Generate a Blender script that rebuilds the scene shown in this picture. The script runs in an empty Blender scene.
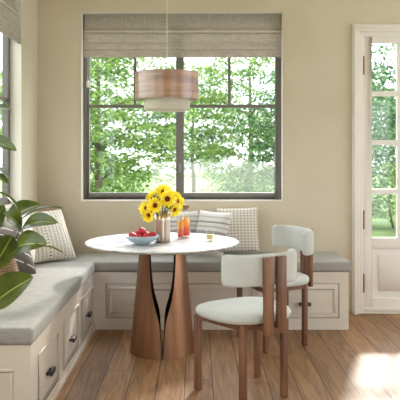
import bpy, bmesh, math, random
from mathutils import Vector, Matrix
random.seed(7)
PI = math.pi
S = bpy.context.scene
COL = S.collection
EYE = 1.36
F = 666.0
def P(px, py, d):
    """photograph pixel at depth d -> a point of the room (metres)"""
    return Vector(((px - 196) * d / F, d, EYE - (py - 154) * d / F))

# ------------------------------------------------------------------ materials
def mat(name):
    m = bpy.data.materials.new(name); m.use_nodes = True
    nt = m.node_tree; nt.nodes.clear()
    out = nt.nodes.new('ShaderNodeOutputMaterial')
    return m, nt, out
def N(nt, t, **kw):
    n = nt.nodes.new(t)
    for k, v in kw.items():
        if k in n.inputs.keys(): n.inputs[k].default_value = v
        else: setattr(n, k, v)
    return n
def L(nt, a, b): nt.links.new(a, b)
def rgb(r, g, b):
    f = lambda c: ((c / 255.0 + .055) / 1.055) ** 2.4 if c > 10 else c / 255.0 / 12.92
    return (f(r), f(g), f(b), 1)
def ramp(nt, stops, interp='LINEAR'):
    n = nt.nodes.new('ShaderNodeValToRGB'); e = n.color_ramp.elements
    n.color_ramp.interpolation = interp
    while len(e) < len(stops): e.new(.5)
    for i, (p, c) in enumerate(stops): e[i].position = p; e[i].color = c
    return n
def princ(nt, out, **kw):
    b = N(nt, 'ShaderNodeBsdfPrincipled', **kw); L(nt, b.outputs[0], out.inputs[0]); return b
def coords(nt, kind='Object', scale=(1, 1, 1), rot=(0, 0, 0)):
    tc = N(nt, 'ShaderNodeTexCoord'); mp = N(nt, 'ShaderNodeMapping')
    mp.inputs['Scale'].default_value = scale; mp.inputs['Rotation'].default_value = rot
    L(nt, tc.outputs[kind], mp.inputs['Vector']); return mp.outputs[0]
def bump(nt, b, h, strength=.3, dist=.01):
    n = N(nt, 'ShaderNodeBump'); n.inputs['Strength'].default_value = strength; n.inputs['Distance'].default_value = dist
    L(nt, h, n.inputs['Height']); L(nt, n.outputs[0], b.inputs['Normal'])
def mth(nt, op, a, b=None, c=None):
    n = nt.nodes.new('ShaderNodeMath'); n.operation = op
    for i, v in enumerate((a, b, c)):
        if v is None: continue
        if isinstance(v, (int, float)): n.inputs[i].default_value = v
        else: L(nt, v, n.inputs[i])
    return n.outputs[0]
def mixc(nt, f, a, b):
    n = nt.nodes.new('ShaderNodeMix'); n.data_type = 'RGBA'
    for i, v in ((0, f), (6, a), (7, b)):
        if isinstance(v, (int, float, tuple)): n.inputs[i].default_value = v
        else: L(nt, v, n.inputs[i])
    return n.outputs[2]

def m_plain(name, col, rough=.5, var=.06, scale=6, metallic=0, bmp=0, bscale=80, **kw):
    m, nt, out = mat(name)
    b = princ(nt, out, Roughness=rough, Metallic=metallic, **kw)
    v = coords(nt)
    n = N(nt, 'ShaderNodeTexNoise', Scale=scale, Detail=5.0); L(nt, v, n.inputs['Vector'])
    lo = tuple(c * (1 - var) for c in col[:3]) + (1,); hi = tuple(min(1, c * (1 + var)) for c in col[:3]) + (1,)
    r = ramp(nt, [(.3, lo), (.7, hi)]); L(nt, n.outputs[0], r.inputs[0]); L(nt, r.outputs[0], b.inputs['Base Color'])
    if bmp:
        n2 = N(nt, 'ShaderNodeTexNoise', Scale=bscale, Detail=3.0); L(nt, v, n2.inputs['Vector']); bump(nt, b, n2.outputs[0], bmp, .004)
    return m
def m_weave(name, c1, c2, scale=260, rough=.9, sheen=.2, translucent=0, stripe=None, aspect=(1, 1, 1), bstr=.25):
    """woven cloth: two crossed thread waves plus slubs"""
    m, nt, out = mat(name)
    b = N(nt, 'ShaderNodeBsdfPrincipled', Roughness=rough); b.inputs['Sheen Weight'].default_value = sheen
    v = coords(nt, 'Object', aspect)
    n1 = N(nt, 'ShaderNodeTexNoise', Scale=1.0, Detail=2.0); mp = coords(nt, 'Object', (scale, scale, scale * .06)); L(nt, mp, n1.inputs['Vector'])
    n2 = N(nt, 'ShaderNodeTexNoise', Scale=1.0, Detail=2.0); mp2 = coords(nt, 'Object', (scale * .06, scale * .06, scale)); L(nt, mp2, n2.inputs['Vector'])
    s = mth(nt, 'ADD', mth(nt, 'MULTIPLY', n1.outputs[0], .5), mth(nt, 'MULTIPLY', n2.outputs[0], .5))
    r = ramp(nt, [(.35, c1), (.65, c2)]); L(nt, s, r.inputs[0]); L(nt, r.outputs[0], b.inputs['Base Color'])
    bump(nt, b, s, bstr, .003)
    if translucent:
        t = N(nt, 'ShaderNodeBsdfTranslucent'); L(nt, r.outputs[0], t.inputs[0])
        mx = N(nt, 'ShaderNodeMixShader'); mx.inputs[0].default_value = translucent
        L(nt, b.outputs[0], mx.inputs[1]); L(nt, t.outputs[0], mx.inputs[2]); L(nt, mx.outputs[0], out.inputs[0])
    else: L(nt, b.outputs[0], out.inputs[0])
    return m
def m_wood(name, c_dark, c_mid, c_light, scale=(30, 30, 2.2), rough=.45, coat=0, bands=0):
    m, nt, out = mat(name)
    b = princ(nt, out, Roughness=rough); b.inputs['Coat Weight'].default_value = coat; b.inputs['Coat IOR'].default_value = 2.0; b.inputs['Coat Roughness'].default_value = .33
    v = coords(nt, 'Object', scale)
    n = N(nt, 'ShaderNodeTexNoise', Scale=1.0, Detail=6.0, Distortion=.6); L(nt, v, n.inputs['Vector'])
    r = ramp(nt, [(.3, c_dark), (.5, c_mid), (.7, c_light)]); L(nt, n.outputs[0], r.inputs[0]); L(nt, r.outputs[0], b.inputs['Base Color'])
    bump(nt, b, n.outputs[0], .12, .002)
    return m
def m_glass(name, tint=(1, 1, 1, 1), refl=.06, power=.5):
    """thin clear glass: lets straight light through, mirrors a little more at grazing angles"""
    m, nt, out = mat(name)
    t = N(nt, 'ShaderNodeBsdfTransparent'); t.inputs[0].default_value = tint
    g = N(nt, 'ShaderNodeBsdfGlossy', Roughness=.02)
    lw = N(nt, 'ShaderNodeLayerWeight'); lw.inputs[0].default_value = power
    f = mth(nt, 'ADD', mth(nt, 'MULTIPLY', mth(nt, 'POWER', lw.outputs['Facing'], 4.0), .4), refl)
    mx = N(nt, 'ShaderNodeMixShader'); L(nt, f, mx.inputs[0]); L(nt, t.outputs[0], mx.inputs[1]); L(nt, g.outputs[0], mx.inputs[2])
    L(nt, mx.outputs[0], out.inputs[0]); return m

M = {}
# limewashed plaster
def m_plaster():
    m, nt, out = mat('limewash_plaster'); b = princ(nt, out, Roughness=.92)
    v = coords(nt)
    a = N(nt, 'ShaderNodeTexNoise', Scale=1.3, Detail=7.0, Roughness=.6); L(nt, v, a.inputs['Vector'])
    r = ramp(nt, [(.25, rgb(206, 194, 171)), (.75, rgb(219, 209, 189))]); L(nt, a.outputs[0], r.inputs[0]); L(nt, r.outputs[0], b.inputs['Base Color'])
    n = N(nt, 'ShaderNodeTexNoise', Scale=22.0, Detail=5.0); L(nt, v, n.inputs['Vector']); bump(nt, b, n.outputs[0], .12, .01)
    return m
M['plaster'] = m_plaster()
M['ceiling'] = m_plain('ceiling_paint', rgb(225, 218, 196), .95, .02, bmp=.05)
M['white_trim'] = m_plain('cream_trim_paint', rgb(238, 233, 225), .45, .015)
M['cabinet'] = m_plain('putty_cabinet_paint', rgb(226, 218, 206), .42, .02)
M['sill'] = m_plain('white_sill_paint', rgb(236, 231, 220), .5, .02)
M['window_frame'] = m_plain('taupe_window_frame', rgb(116, 111, 106), .4, .05)
M['pane'] = m_glass('window_glass', refl=.03, power=.3)
M['clear'] = m_glass('table_glass', tint=(.97, .98, .97, 1), refl=.07)
M['black'] = m_plain('black_iron', rgb(78, 77, 80), .4, .1, metallic=.8)
M['hinge'] = m_plain('aged_copper_hinge', rgb(140, 88, 60), .4, .1, metallic=.7)
M['steel'] = m_plain('dull_steel', rgb(150, 150, 152), .35, .05, metallic=.9)

def m_floor():
    m, nt, out = mat('oak_plank_floor'); b = princ(nt, out, Roughness=.42); b.inputs['Specular IOR Level'].default_value = .32
    tc = N(nt, 'ShaderNodeTexCoord'); sp = N(nt, 'ShaderNodeSeparateXYZ'); L(nt, tc.outputs['Object'], sp.inputs[0])
    W, LEN = .165, 2.1
    u = mth(nt, 'DIVIDE', mth(nt, 'ADD', sp.outputs[0], 20.031), W)
    iu = mth(nt, 'FLOOR', u); fu = mth(nt, 'FRACT', u)
    wn = N(nt, 'ShaderNodeTexWhiteNoise', noise_dimensions='1D'); L(nt, iu, wn.inputs['W'])
    vv = mth(nt, 'DIVIDE', mth(nt, 'ADD', sp.outputs[1], mth(nt, 'MULTIPLY', wn.outputs['Value'], 7.3)), LEN)
    iv = mth(nt, 'FLOOR', vv); fv = mth(nt, 'FRACT', vv)
    cb = N(nt, 'ShaderNodeCombineXYZ'); L(nt, iu, cb.inputs[0]); L(nt, iv, cb.inputs[1])
    w2 = N(nt, 'ShaderNodeTexWhiteNoise', noise_dimensions='3D'); L(nt, cb.outputs[0], w2.inputs['Vector'])
    # grain
    ad = N(nt, 'ShaderNodeVectorMath', operation='MULTIPLY_ADD'); L(nt, w2.outputs['Color'], ad.inputs[0]); ad.inputs[1].default_value = (9, 9, 9)
    sc = N(nt, 'ShaderNodeVectorMath', operation='MULTIPLY'); L(nt, tc.outputs['Object'], sc.inputs[0]); sc.inputs[1].default_value = (26, 2.0, 1)
    L(nt, sc.outputs[0], ad.inputs[2])
    g = N(nt, 'ShaderNodeTexNoise', Scale=1.0, Detail=8.0, Distortion=1.1, Roughness=.6); L(nt, ad.outputs[0], g.inputs['Vector'])
    r = ramp(nt, [(.25, rgb(110, 78, 50)), (.5, rgb(156, 117, 81)), (.76, rgb(188, 149, 108))]); L(nt, g.outputs[0], r.inputs[0])
    tone = mth(nt, 'ADD', mth(nt, 'MULTIPLY', w2.outputs['Value'], .38), .78)
    tcn = N(nt, 'ShaderNodeVectorMath', operation='SCALE'); L(nt, r.outputs[0], tcn.inputs[0]); L(nt, tone, tcn.inputs['Scale'])
    # seams between planks
    eu = mth(nt, 'MINIMUM', fu, mth(nt, 'SUBTRACT', 1.0, fu)); ev = mth(nt, 'MINIMUM', fv, mth(nt, 'SUBTRACT', 1.0, fv))
    su = mth(nt, 'LESS_THAN', eu, .016); sv = mth(nt, 'LESS_THAN', ev, .0013)
    seam = mth(nt, 'MAXIMUM', su, sv)
    L(nt, mixc(nt, seam, tcn.outputs[0], rgb(66, 44, 32)), b.inputs['Base Color'])
    bump(nt, b, mth(nt, 'SUBTRACT', mth(nt, 'MULTIPLY', g.outputs[0], .25), seam), .25, .004)
    rr = mth(nt, 'ADD', mth(nt, 'MULTIPLY', g.outputs[0], .2), .36); L(nt, rr, b.inputs['Roughness'])
    return m
M['floor'] = m_floor()
M['cushion'] = m_weave('grey_linen', rgb(150, 149, 144), rgb(175, 174, 168), 300)
M['blind'] = m_weave('taupe_woven_blind', rgb(176, 167, 158), rgb(216, 209, 201), 240, translucent=.4, bstr=.4)
M['velvet'] = m_plain('pale_sage_velvet', rgb(203, 207, 202), .85, .05, 9, bmp=.15, bscale=160)
M['velvet'].node_tree.nodes['Principled BSDF'].inputs['Sheen Weight'].default_value = .35
M['walnut'] = m_wood('reddish_walnut', rgb(98, 66, 45), rgb(122, 84, 60), rgb(144, 104, 77))
M['veneer'] = m_wood('walnut_veneer', rgb(112, 66, 36), rgb(158, 106, 64), rgb(194, 146, 98), scale=(1.8, 1.8, 38), rough=.45, coat=1)
M['shade'] = m_weave('white_shade_cloth', rgb(226, 219, 205), rgb(240, 235, 224), 220, translucent=.3, bstr=.1)
M['cork'] = m_plain('stopper_wood', rgb(150, 104, 70), .7, .15, 60)
M['silver'] = m_plain('champagne_silver', rgb(205, 190, 176), .28, .05, metallic=1.0)
M['bowl'] = m_plain('pale_blue_ceramic', rgb(176, 196, 208), .25, .03)
M['apple'] = m_plain('red_apple_skin', rgb(182, 32, 44), .5, .35, 14)
M['bark'] = m_plain('brown_bark', rgb(112, 100, 90), .95, .3, 8, bmp=.6, bscale=25)
M['stem'] = m_plain('green_stem', rgb(96, 116, 52), .6, .15, 20)
M['woody_stem'] = m_plain('brown_green_stem', rgb(92, 86, 56), .7, .15, 30)
M['soil'] = m_plain('potting_soil', rgb(56, 42, 32), 1.0, .4, 60, bmp=.8, bscale=90)
M['disc'] = m_plain('sunflower_disc', rgb(112, 46, 20), .9, .5, 90, bmp=.8, bscale=300)
M['ground'] = m_plain('pale_lawn', rgb(120, 146, 84), 1.0, .35, 1.2)
M['terrace'] = m_plain('terrace_stone', rgb(190, 182, 168), .9, .08, 3)

def m_copper():
    m, nt, out = mat('brushed_copper'); b = princ(nt, out, Roughness=.36, Metallic=.88)
    v = coords(nt, 'Object', (14, 14, .6)); n = N(nt, 'ShaderNodeTexNoise', Scale=1.0, Detail=4.0); L(nt, v, n.inputs['Vector'])
    r = ramp(nt, [(.3, rgb(144, 106, 81)), (.7, rgb(168, 127, 97))]); L(nt, n.outputs[0], r.inputs[0]); L(nt, r.outputs[0], b.inputs['Base Color'])
    return m
M['copper'] = m_copper()
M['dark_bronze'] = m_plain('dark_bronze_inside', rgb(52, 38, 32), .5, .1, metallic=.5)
def m_marble():
    m, nt, out = mat('white_marble'); b = princ(nt, out, Roughness=.38); b.inputs['Specular IOR Level'].default_value = .22
    v = coords(nt, 'Object', (1.6, 3.0, 2), (0, 0, .5))
    n = N(nt, 'ShaderNodeTexNoise', Scale=2.2, Detail=7.0, Distortion=1.4); L(nt, v, n.inputs['Vector'])
    d = mth(nt, 'ABSOLUTE', mth(nt, 'SUBTRACT', n.outputs[0], .5))
    r = ramp(nt, [(0, rgb(158, 162, 174)), (.03, rgb(204, 204, 208)), (.10, rgb(218, 216, 215))]); L(nt, d, r.inputs[0]); L(nt, r.outputs[0], b.inputs['Base Color'])
    return m
M['marble'] = m_marble()
def m_juice():
    m, nt, out = mat('layered_juice'); b = princ(nt, out, Roughness=.2)
    tc = N(nt, 'ShaderNodeTexCoord'); sp = N(nt, 'ShaderNodeSeparateXYZ'); L(nt, tc.outputs['Generated'], sp.inputs[0])
    r = ramp(nt, [(.0, rgb(238, 92, 44)), (.45, rgb(244, 124, 34)), (.58, rgb(253, 184, 22)), (1, rgb(254, 206, 40))]); L(nt, sp.outputs[2], r.inputs[0]); L(nt, r.outputs[0], b.inputs['Base Color'])
    t = N(nt, 'ShaderNodeBsdfTranslucent'); L(nt, r.outputs[0], t.inputs[0])
    mx = N(nt, 'ShaderNodeMixShader'); mx.inputs[0].default_value = .45
    L(nt, b.outputs[0], mx.inputs[1]); L(nt, t.outputs[0], mx.inputs[2]); L(nt, mx.outputs[0], out.inputs[0]); return m
M['juice'] = m_juice()
M['lemon'] = m_plain('pale_lemon_drink', rgb(244, 222, 150), .2, .05)
def m_basket():
    m, nt, out = mat('woven_jute'); b = princ(nt, out, Roughness=.9)
    v = coords(nt, 'UV', (120, 44, 1))
    c = N(nt, 'ShaderNodeTexBrick'); c.inputs['Scale'].default_value = 1.0; c.inputs['Mortar Size'].default_value = .08; c.offset = .5
    c.inputs['Brick Width'].default_value = 1.6; c.inputs['Row Height'].default_value = .8
    c.inputs['Color1'].default_value = rgb(170, 138, 108); c.inputs['Color2'].default_value = rgb(148, 116, 90); c.inputs['Mortar'].default_value = rgb(110, 82, 62)
    L(nt, v, c.inputs['Vector']); L(nt, c.outputs[0], b.inputs['Base Color'])
    bump(nt, b, mth(nt, 'SUBTRACT', 1.0, c.outputs['Fac']), .6, .006); return m
M['basket'] = m_basket()
def m_leafplant():
    m, nt, out = mat('glossy_fig_leaf')
    b = N(nt, 'ShaderNodeBsdfPrincipled', Roughness=.28)
    tc = N(nt, 'ShaderNodeTexCoord'); sp = N(nt, 'ShaderNodeSeparateXYZ'); L(nt, tc.outputs['UV'], sp.inputs[0])
    du = mth(nt, 'ABSOLUTE', mth(nt, 'SUBTRACT', sp.outputs[0], .5))
    rib = mth(nt, 'LESS_THAN', du, .022)
    vein = mth(nt, 'LESS_THAN', mth(nt, 'FRACT', mth(nt, 'MULTIPLY', mth(nt, 'SUBTRACT', sp.outputs[1], mth(nt, 'MULTIPLY', du, .55)), 11.0)), .1)
    n = N(nt, 'ShaderNodeTexNoise', Scale=9.0, Detail=3.0); L(nt, tc.outputs['Object'], n.inputs['Vector'])
    r = ramp(nt, [(.3, rgb(52, 68, 18)), (.7, rgb(94, 110, 34))]); L(nt, n.outputs[0], r.inputs[0])
    c = mixc(nt, mth(nt, 'MULTIPLY', vein, .22), r.outputs[0], rgb(150, 160, 70)); c = mixc(nt, rib, c, rgb(176, 180, 92))
    L(nt, c, b.inputs['Base Color'])
    t = N(nt, 'ShaderNodeBsdfTranslucent'); L(nt, c, t.inputs[0])
    mx = N(nt, 'ShaderNodeMixShader'); mx.inputs[0].default_value = .3
    L(nt, b.outputs[0], mx.inputs[1]); L(nt, t.outputs[0], mx.inputs[2]); L(nt, mx.outputs[0], out.inputs[0]); return m
M['leaf'] = m_leafplant()
def m_treeleaf(name, stops):
    m, nt, out = mat(name)
    g = N(nt, 'ShaderNodeNewGeometry'); r = ramp(nt, stops); L(nt, g.outputs['Random Per Island'], r.inputs[0])
    d = N(nt, 'ShaderNodeBsdfPrincipled', Roughness=.5); L(nt, r.outputs[0], d.inputs['Base Color'])
    t = N(nt, 'ShaderNodeBsdfTranslucent'); L(nt, r.outputs[0], t.inputs[0])
    mx = N(nt, 'ShaderNodeMixShader'); mx.inputs[0].default_value = .5
    L(nt, d.outputs[0], mx.inputs[1]); L(nt, t.outputs[0], mx.inputs[2]); L(nt, mx.outputs[0], out.inputs[0]); return m
M['petal'] = m_treeleaf('yellow_petal', [(0, rgb(250, 226, 34)), (.5, rgb(254, 238, 62)), (1, rgb(255, 245, 110))])
M['tree_bright'] = m_treeleaf('bright_tree_leaves', [(0, rgb(74, 112, 52)), (.5, rgb(118, 156, 78)), (1, rgb(184, 206, 122))])
M['tree_deep'] = m_treeleaf('deep_tree_leaves', [(0, rgb(40, 78, 50)), (.5, rgb(72, 118, 74)), (1, rgb(136, 174, 110))])

# pillow cloths: patterns follow the pillow's own UV
def m_pillow(name, base, paint):
    m, nt, out = mat(name); b = princ(nt, out, Roughness=.95); b.inputs['Sheen Weight'].default_value = .2
    tc = N(nt, 'ShaderNodeTexCoord'); sp = N(nt, 'ShaderNodeSeparateXYZ'); L(nt, tc.outputs['UV'], sp.inputs[0])
    col = paint(nt, sp.outputs[0], sp.outputs[1], base, tc)
    L(nt, col, b.inputs['Base Color'])
    n = N(nt, 'ShaderNodeTexNoise', Scale=170.0, Detail=2.0); L(nt, tc.outputs['Object'], n.inputs['Vector']); bump(nt, b, n.outputs[0], .3, .003)
    return m
def paint_marks(nt, u, v, base, tc):
    # upright columns of hand-drawn dashes
    cu = mth(nt, 'MULTIPLY', u, 12.0); iu = mth(nt, 'FLOOR', cu); fu = mth(nt, 'FRACT', cu)
    n = N(nt, 'ShaderNodeTexNoise', Scale=26.0, Detail=2.0); L(nt, tc.outputs['UV'], n.inputs['Vector'])
    wob = mth(nt, 'MULTIPLY', mth(nt, 'SUBTRACT', n.outputs[0], .5), .5)
    wn = N(nt, 'ShaderNodeTexWhiteNoise', noise_dimensions='1D'); L(nt, iu, wn.inputs['W'])
    k = mth(nt, 'ADD', 18.0, mth(nt, 'MULTIPLY', wn.outputs['Value'], 14.0))
    zig = mth(nt, 'MULTIPLY', mth(nt, 'ABSOLUTE', mth(nt, 'SUBTRACT', mth(nt, 'FRACT', mth(nt, 'MULTIPLY', v, 17.0)), .5)), .7)
    a = mth(nt, 'LESS_THAN', mth(nt, 'ABSOLUTE', mth(nt, 'SUBTRACT', mth(nt, 'ADD', fu, wob), mth(nt, 'ADD', .3, zig))), .085)
    dash = mth(nt, 'LESS_THAN', mth(nt, 'ABSOLUTE', mth(nt, 'SUBTRACT', mth(nt, 'FRACT', mth(nt, 'ADD', mth(nt, 'MULTIPLY', v, k), wob)), .5)), .17)
    inb = mth(nt, 'LESS_THAN', mth(nt, 'ABSOLUTE', mth(nt, 'SUBTRACT', fu, .5)), .33)
    d2 = mth(nt, 'MULTIPLY', dash, inb)
    odd = mth(nt, 'GREATER_THAN', mth(nt, 'FRACT', mth(nt, 'MULTIPLY', iu, .5)), .25)
    f = mth(nt, 'ADD', mth(nt, 'MULTIPLY', odd, a), mth(nt, 'MULTIPLY', mth(nt, 'SUBTRACT', 1.0, odd), d2))
    return mixc(nt, mth(nt, 'MULTIPLY', f, .75), base, rgb(70, 64, 58))
def paint_dots(nt, u, v, base, tc):
    fu = mth(nt, 'FRACT', mth(nt, 'MULTIPLY', u, 13.0)); fv = mth(nt, 'FRACT', mth(nt, 'MULTIPLY', v, 16.0))
    a = mth(nt, 'LESS_THAN', mth(nt, 'ABSOLUTE', mth(nt, 'SUBTRACT', fu, .5)), .25)
    b = mth(nt, 'LESS_THAN', mth(nt, 'ABSOLUTE', mth(nt, 'SUBTRACT', fv, .5)), .2)
    return mixc(nt, mth(nt, 'MULTIPLY', mth(nt, 'MULTIPLY', a, b), .8), base, rgb(120, 108, 98))
def paint_stripes(nt, u, v, base, tc):
    n = N(nt, 'ShaderNodeTexNoise', Scale=60.0, Detail=2.0); L(nt, tc.outputs['UV'], n.inputs['Vector'])
    vw = mth(nt, 'ADD', v, mth(nt, 'MULTIPLY', mth(nt, 'SUBTRACT', n.outputs[0], .5), .025))
    st = [(0, 0), (.14, 1), (.2, 0), (.27, .55), (.31, 0), (.42, 1), (.53, 0), (.6, .6), (.64, 0), (.70, 1), (.74, 0), (.82, .5), (.86, 0)]
    r = ramp(nt, [(p, (c, c, c, 1)) for p, c in st], 'CONSTANT'); L(nt, vw, r.inputs[0])
    br = mth(nt, 'ADD', mth(nt, 'MULTIPLY', n.outputs[0], .7), .35)
    return mixc(nt, mth(nt, 'MULTIPLY', r.outputs[0], br), base, rgb(110, 112, 122))
def paint_lines(nt, u, v, base, tc):
    w = mth(nt, 'ADD', mth(nt, 'MULTIPLY', v, 5.0), mth(nt, 'MULTIPLY', u, 2.2))
    a = mth(nt, 'LESS_THAN', mth(nt, 'ABSOLUTE', mth(nt, 'SUBTRACT', mth(nt, 'FRACT', w), .5)), .055)
    g = mth(nt, 'LESS_THAN', mth(nt, 'FRACT', mth(nt, 'MULTIPLY', u, 3.1)), .72)
    return mixc(nt, mth(nt, 'MULTIPLY', a, g), base, rgb(224, 220, 212))
def paint_none(nt, u, v, base, tc): return mixc(nt, 0.0, base, base)
M['p_marks'] = m_pillow('white_marked_cloth', rgb(234, 228, 216), paint_marks)
M['p_dots'] = m_pillow('white_dotted_cloth', rgb(226, 220, 210), paint_dots)
M['p_stripe'] = m_pillow('grey_striped_cloth', rgb(226, 224, 220), paint_stripes)
M['p_lines'] = m_pillow('charcoal_lined_cloth', rgb(82, 75, 70), paint_lines)
M['p_mauve'] = m_pillow('mauve_brown_cloth', rgb(156, 128, 112), paint_none)
M['p_white'] = m_pillow('plain_white_cloth', rgb(232, 230, 226), paint_none)

# ------------------------------------------------------------------ geometry helpers
def obj(name, vf, m, parent=None, smooth=False, uv=None, local=False, solid=0, bevel=0, subsurf=0, seg=2):
    verts, faces = vf
    off = Vector((0, 0, 0))
    if parent is not None and not local:
        p = parent
        while p is not None: off += Vector(p.location); p = p.parent
    me = bpy.data.meshes.new(name)
    me.from_pydata([tuple(Vector(v) - off) for v in verts], [], faces)
    bm = bmesh.new(); bm.from_mesh(me)
    bmesh.ops.recalc_face_normals(bm, faces=bm.faces)
    if bevel:
        bmesh.ops.remove_doubles(bm, verts=bm.verts, dist=1e-6)
        es = [e for e in bm.edges if len(e.link_faces) == 2 and e.calc_face_angle(0) > .5]
        bmesh.ops.bevel(bm, geom=es, offset=bevel, segments=seg, profile=.5, affect='EDGES', clamp_overlap=True)
    bm.to_mesh(me); bm.free()
    if uv:
        l = me.uv_layers.new(name='UVMap')
        for lp in me.loops: l.data[lp.index].uv = uv[lp.vertex_index]
    if smooth or bevel:
        for p in me.polygons: p.use_smooth = True
        if bevel:
            me.set_sharp_from_angle(angle=math.radians(50))
    me.materials.append(m)
    o = bpy.data.objects.new(name, me); COL.objects.link(o)
    if parent is not None: o.parent = parent
    if solid:
        md = o.modifiers.new('thickness', 'SOLIDIFY'); md.thickness = solid; md.offset = 0
    if subsurf:
        md = o.modifiers.new('smooth', 'SUBSURF'); md.levels = subsurf; md.render_levels = subsurf
    return o
def thing(name, label, cat, loc=(0, 0, 0), rotz=0, group=None):
    o = bpy.data.objects.new(name, None); COL.objects.link(o)
    o.location = loc; o.rotation_euler = (0, 0, rotz); o.empty_display_size = .1
    return tag(o, label, cat, group)
def tag(o, label, cat, group=None, kind=None):
    o['label'] = label; o['category'] = cat
    if group: o['group'] = group
    if kind: o['kind'] = kind
    return o
def struct(o, label, cat):
    return tag(o, label, cat, kind='structure')
def join(*parts):
    V, Fc = [], []
    for v, f in parts:
        k = len(V); V += list(v); Fc += [tuple(i + k for i in q) for q in f]
    return V, Fc
def box(x0, x1, y0, y1, z0, z1):
    v = [(x, y, z) for z in (z0, z1) for y in (y0, y1) for x in (x0, x1)]
    return v, [(0, 2, 3, 1), (4, 5, 7, 6), (0, 1, 5, 4), (2, 6, 7, 3), (0, 4, 6, 2), (1, 3, 7, 5)]
def xform(vf, mtx): return [mtx @ Vector(v) for v in vf[0]], vf[1]
def lathe(profile, n=48, c=(0, 0, 0), rfun=None):
    """closed surface of revolution around z; profile = [(r,z)...]"""
    V, Fc, m = [], [], len(profile)
    for r, z in profile:
        for k in range(n):
            a = 2 * PI * k / n; rr = r * (rfun(a, z) if rfun else 1)
            V.append((c[0] + rr * math.cos(a), c[1] + rr * math.sin(a), c[2] + z))
    for i in range(m - 1):
        for k in range(n):
            k2 = (k + 1) % n
            Fc.append((i * n + k, i * n + k2, (i + 1) * n + k2, (i + 1) * n + k))
    if profile[0][0] > 1e-5: Fc.append(tuple(range(n)))
    if profile[-1][0] > 1e-5: Fc.append(tuple((m - 1) * n + k for k in range(n)))
    return V, Fc
def open_lathe(profile, n=48, c=(0, 0, 0), rfun=None):
    v, f = lathe(profile, n, c, rfun); return v, [q for q in f if len(q) == 4]
def tube(pts, r, n=8, r1=None):
    pts = [Vector(p) for p in pts]; V, Fc = [], []
    up = Vector((.31, .17, .93)).normalized(); m = len(pts)
    for i, p in enumerate(pts):
        t = (pts[min(i + 1, m - 1)] - pts[max(i - 1, 0)]).normalized()
        a = t.cross(up)
        if a.length < 1e-3: a = t.cross(Vector((1, 0, 0)))
        a.normalize(); b = t.cross(a)
        rr = r if r1 is None else r + (r1 - r) * i / (m - 1)
        for k in range(n):
            g = 2 * PI * k / n; V.append(p + a * (rr * math.cos(g)) + b * (rr * math.sin(g)))
    for i in range(m - 1):
        for k in range(n):
            k2 = (k + 1) % n; Fc.append((i * n + k, i * n + k2, (i + 1) * n + k2, (i + 1) * n + k))
    Fc.append(tuple(range(n))); Fc.append(tuple((m - 1) * n + k for k in range(n)))
    return V, Fc
def bez(p0, p1, p2, n=10):
    return [Vector(p0) * (1 - t) ** 2 + Vector(p1) * 2 * t * (1 - t) + Vector(p2) * t * t for t in [i / n for i in range(n + 1)]]
def wall_mesh(a0, a1, z0, z1, holes, put, t):
    """upright slab along an axis with rectangular holes; put(a, depth, z) -> point; holes = [(a0,a1,z0,z1)]"""
    As = sorted({a0, a1} | {h[0] for h in holes} | {h[1] for h in holes}); Zs = sorted({z0, z1} | {h[2] for h in holes} | {h[3] for h in holes})
    solid = lambda i, j: 0 <= i < len(As) - 1 and 0 <= j < len(Zs) - 1 and not any(h[0] < (As[i] + As[i + 1]) / 2 < h[1] and h[2] < (Zs[j] + Zs[j + 1]) / 2 < h[3] for h in holes)
    idx, V, Fc = {}, [], []
    def g(i, j, k):
        if (i, j, k) not in idx: idx[(i, j, k)] = len(V); V.append(put(As[i], k * t, Zs[j]))
        return idx[(i, j, k)]
    for i in range(len(As) - 1):
        for j in range(len(Zs) - 1):
            if not solid(i, j): continue
            for k in (0, 1): Fc.append((g(i, j, k), g(i + 1, j, k), g(i + 1, j + 1, k), g(i, j + 1, k)))
            if not solid(i - 1, j): Fc.append((g(i, j, 0), g(i, j + 1, 0), g(i, j + 1, 1), g(i, j, 1)))
            if not solid(i + 1, j): Fc.append((g(i + 1, j, 0), g(i + 1, j + 1, 0), g(i + 1, j + 1, 1), g(i + 1, j, 1)))
            if not solid(i, j - 1): Fc.append((g(i, j, 0), g(i + 1, j, 0), g(i + 1, j, 1), g(i, j, 1)))
            if not solid(i, j + 1): Fc.append((g(i, j + 1, 0), g(i + 1, j + 1, 0), g(i + 1, j + 1, 1), g(i, j + 1, 1)))
    return V, Fc

# ------------------------------------------------------------------ the room
XL, YB, T, H = -1.345, 5.67, .18, 2.95
XR, YF = 4.2, -1.5
WIN = (-.979, .741, .955, 2.569)            # back window opening
WINL = (2.9, 5.12, .968, 2.569)            # left window opening (along y)
FILLR = (1.6, 5.3, .3, 2.65)  # unseen right-wall opening, added for fill light
FILLF = (-.6, 2.3, .4, 2.8)             # unseen left-wall opening behind the view, added for fill light
REAR = (1.6, 3.8, 0.0, 2.4)                  # unseen opening behind the view, added to let in fill light                  # the right wall's opening likewise added
DOOR = (1.412, 2.298, 0.0, 2.375)
o = obj('floor', box(XL - T, XR + T, YF, YB + T, -.12, 0), M['floor']); struct(o, 'brown oak plank floor running towards the windows', 'floor')
o = obj('ceiling', box(XL - T, XR + T, YF, YB + T, H, H + .15), M['ceiling']); struct(o, 'cream painted ceiling above the nook', 'ceiling')
o = obj('wall_back', wall_mesh(XL - T, XR + T, 0, H, [WIN, DOOR], lambda a, d, z: (a, YB + d, z), T), M['plaster'], bevel=.006); struct(o, 'khaki plaster wall holding the wide window and door', 'wall')
o = obj('wall_left', wall_mesh(YF, YB, 0, H, [WINL, FILLF], lambda a, d, z: (XL - d, a, z), .13), M['plaster'], bevel=.006); struct(o, 'khaki plaster wall at the left with tall window', 'wall')
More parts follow.
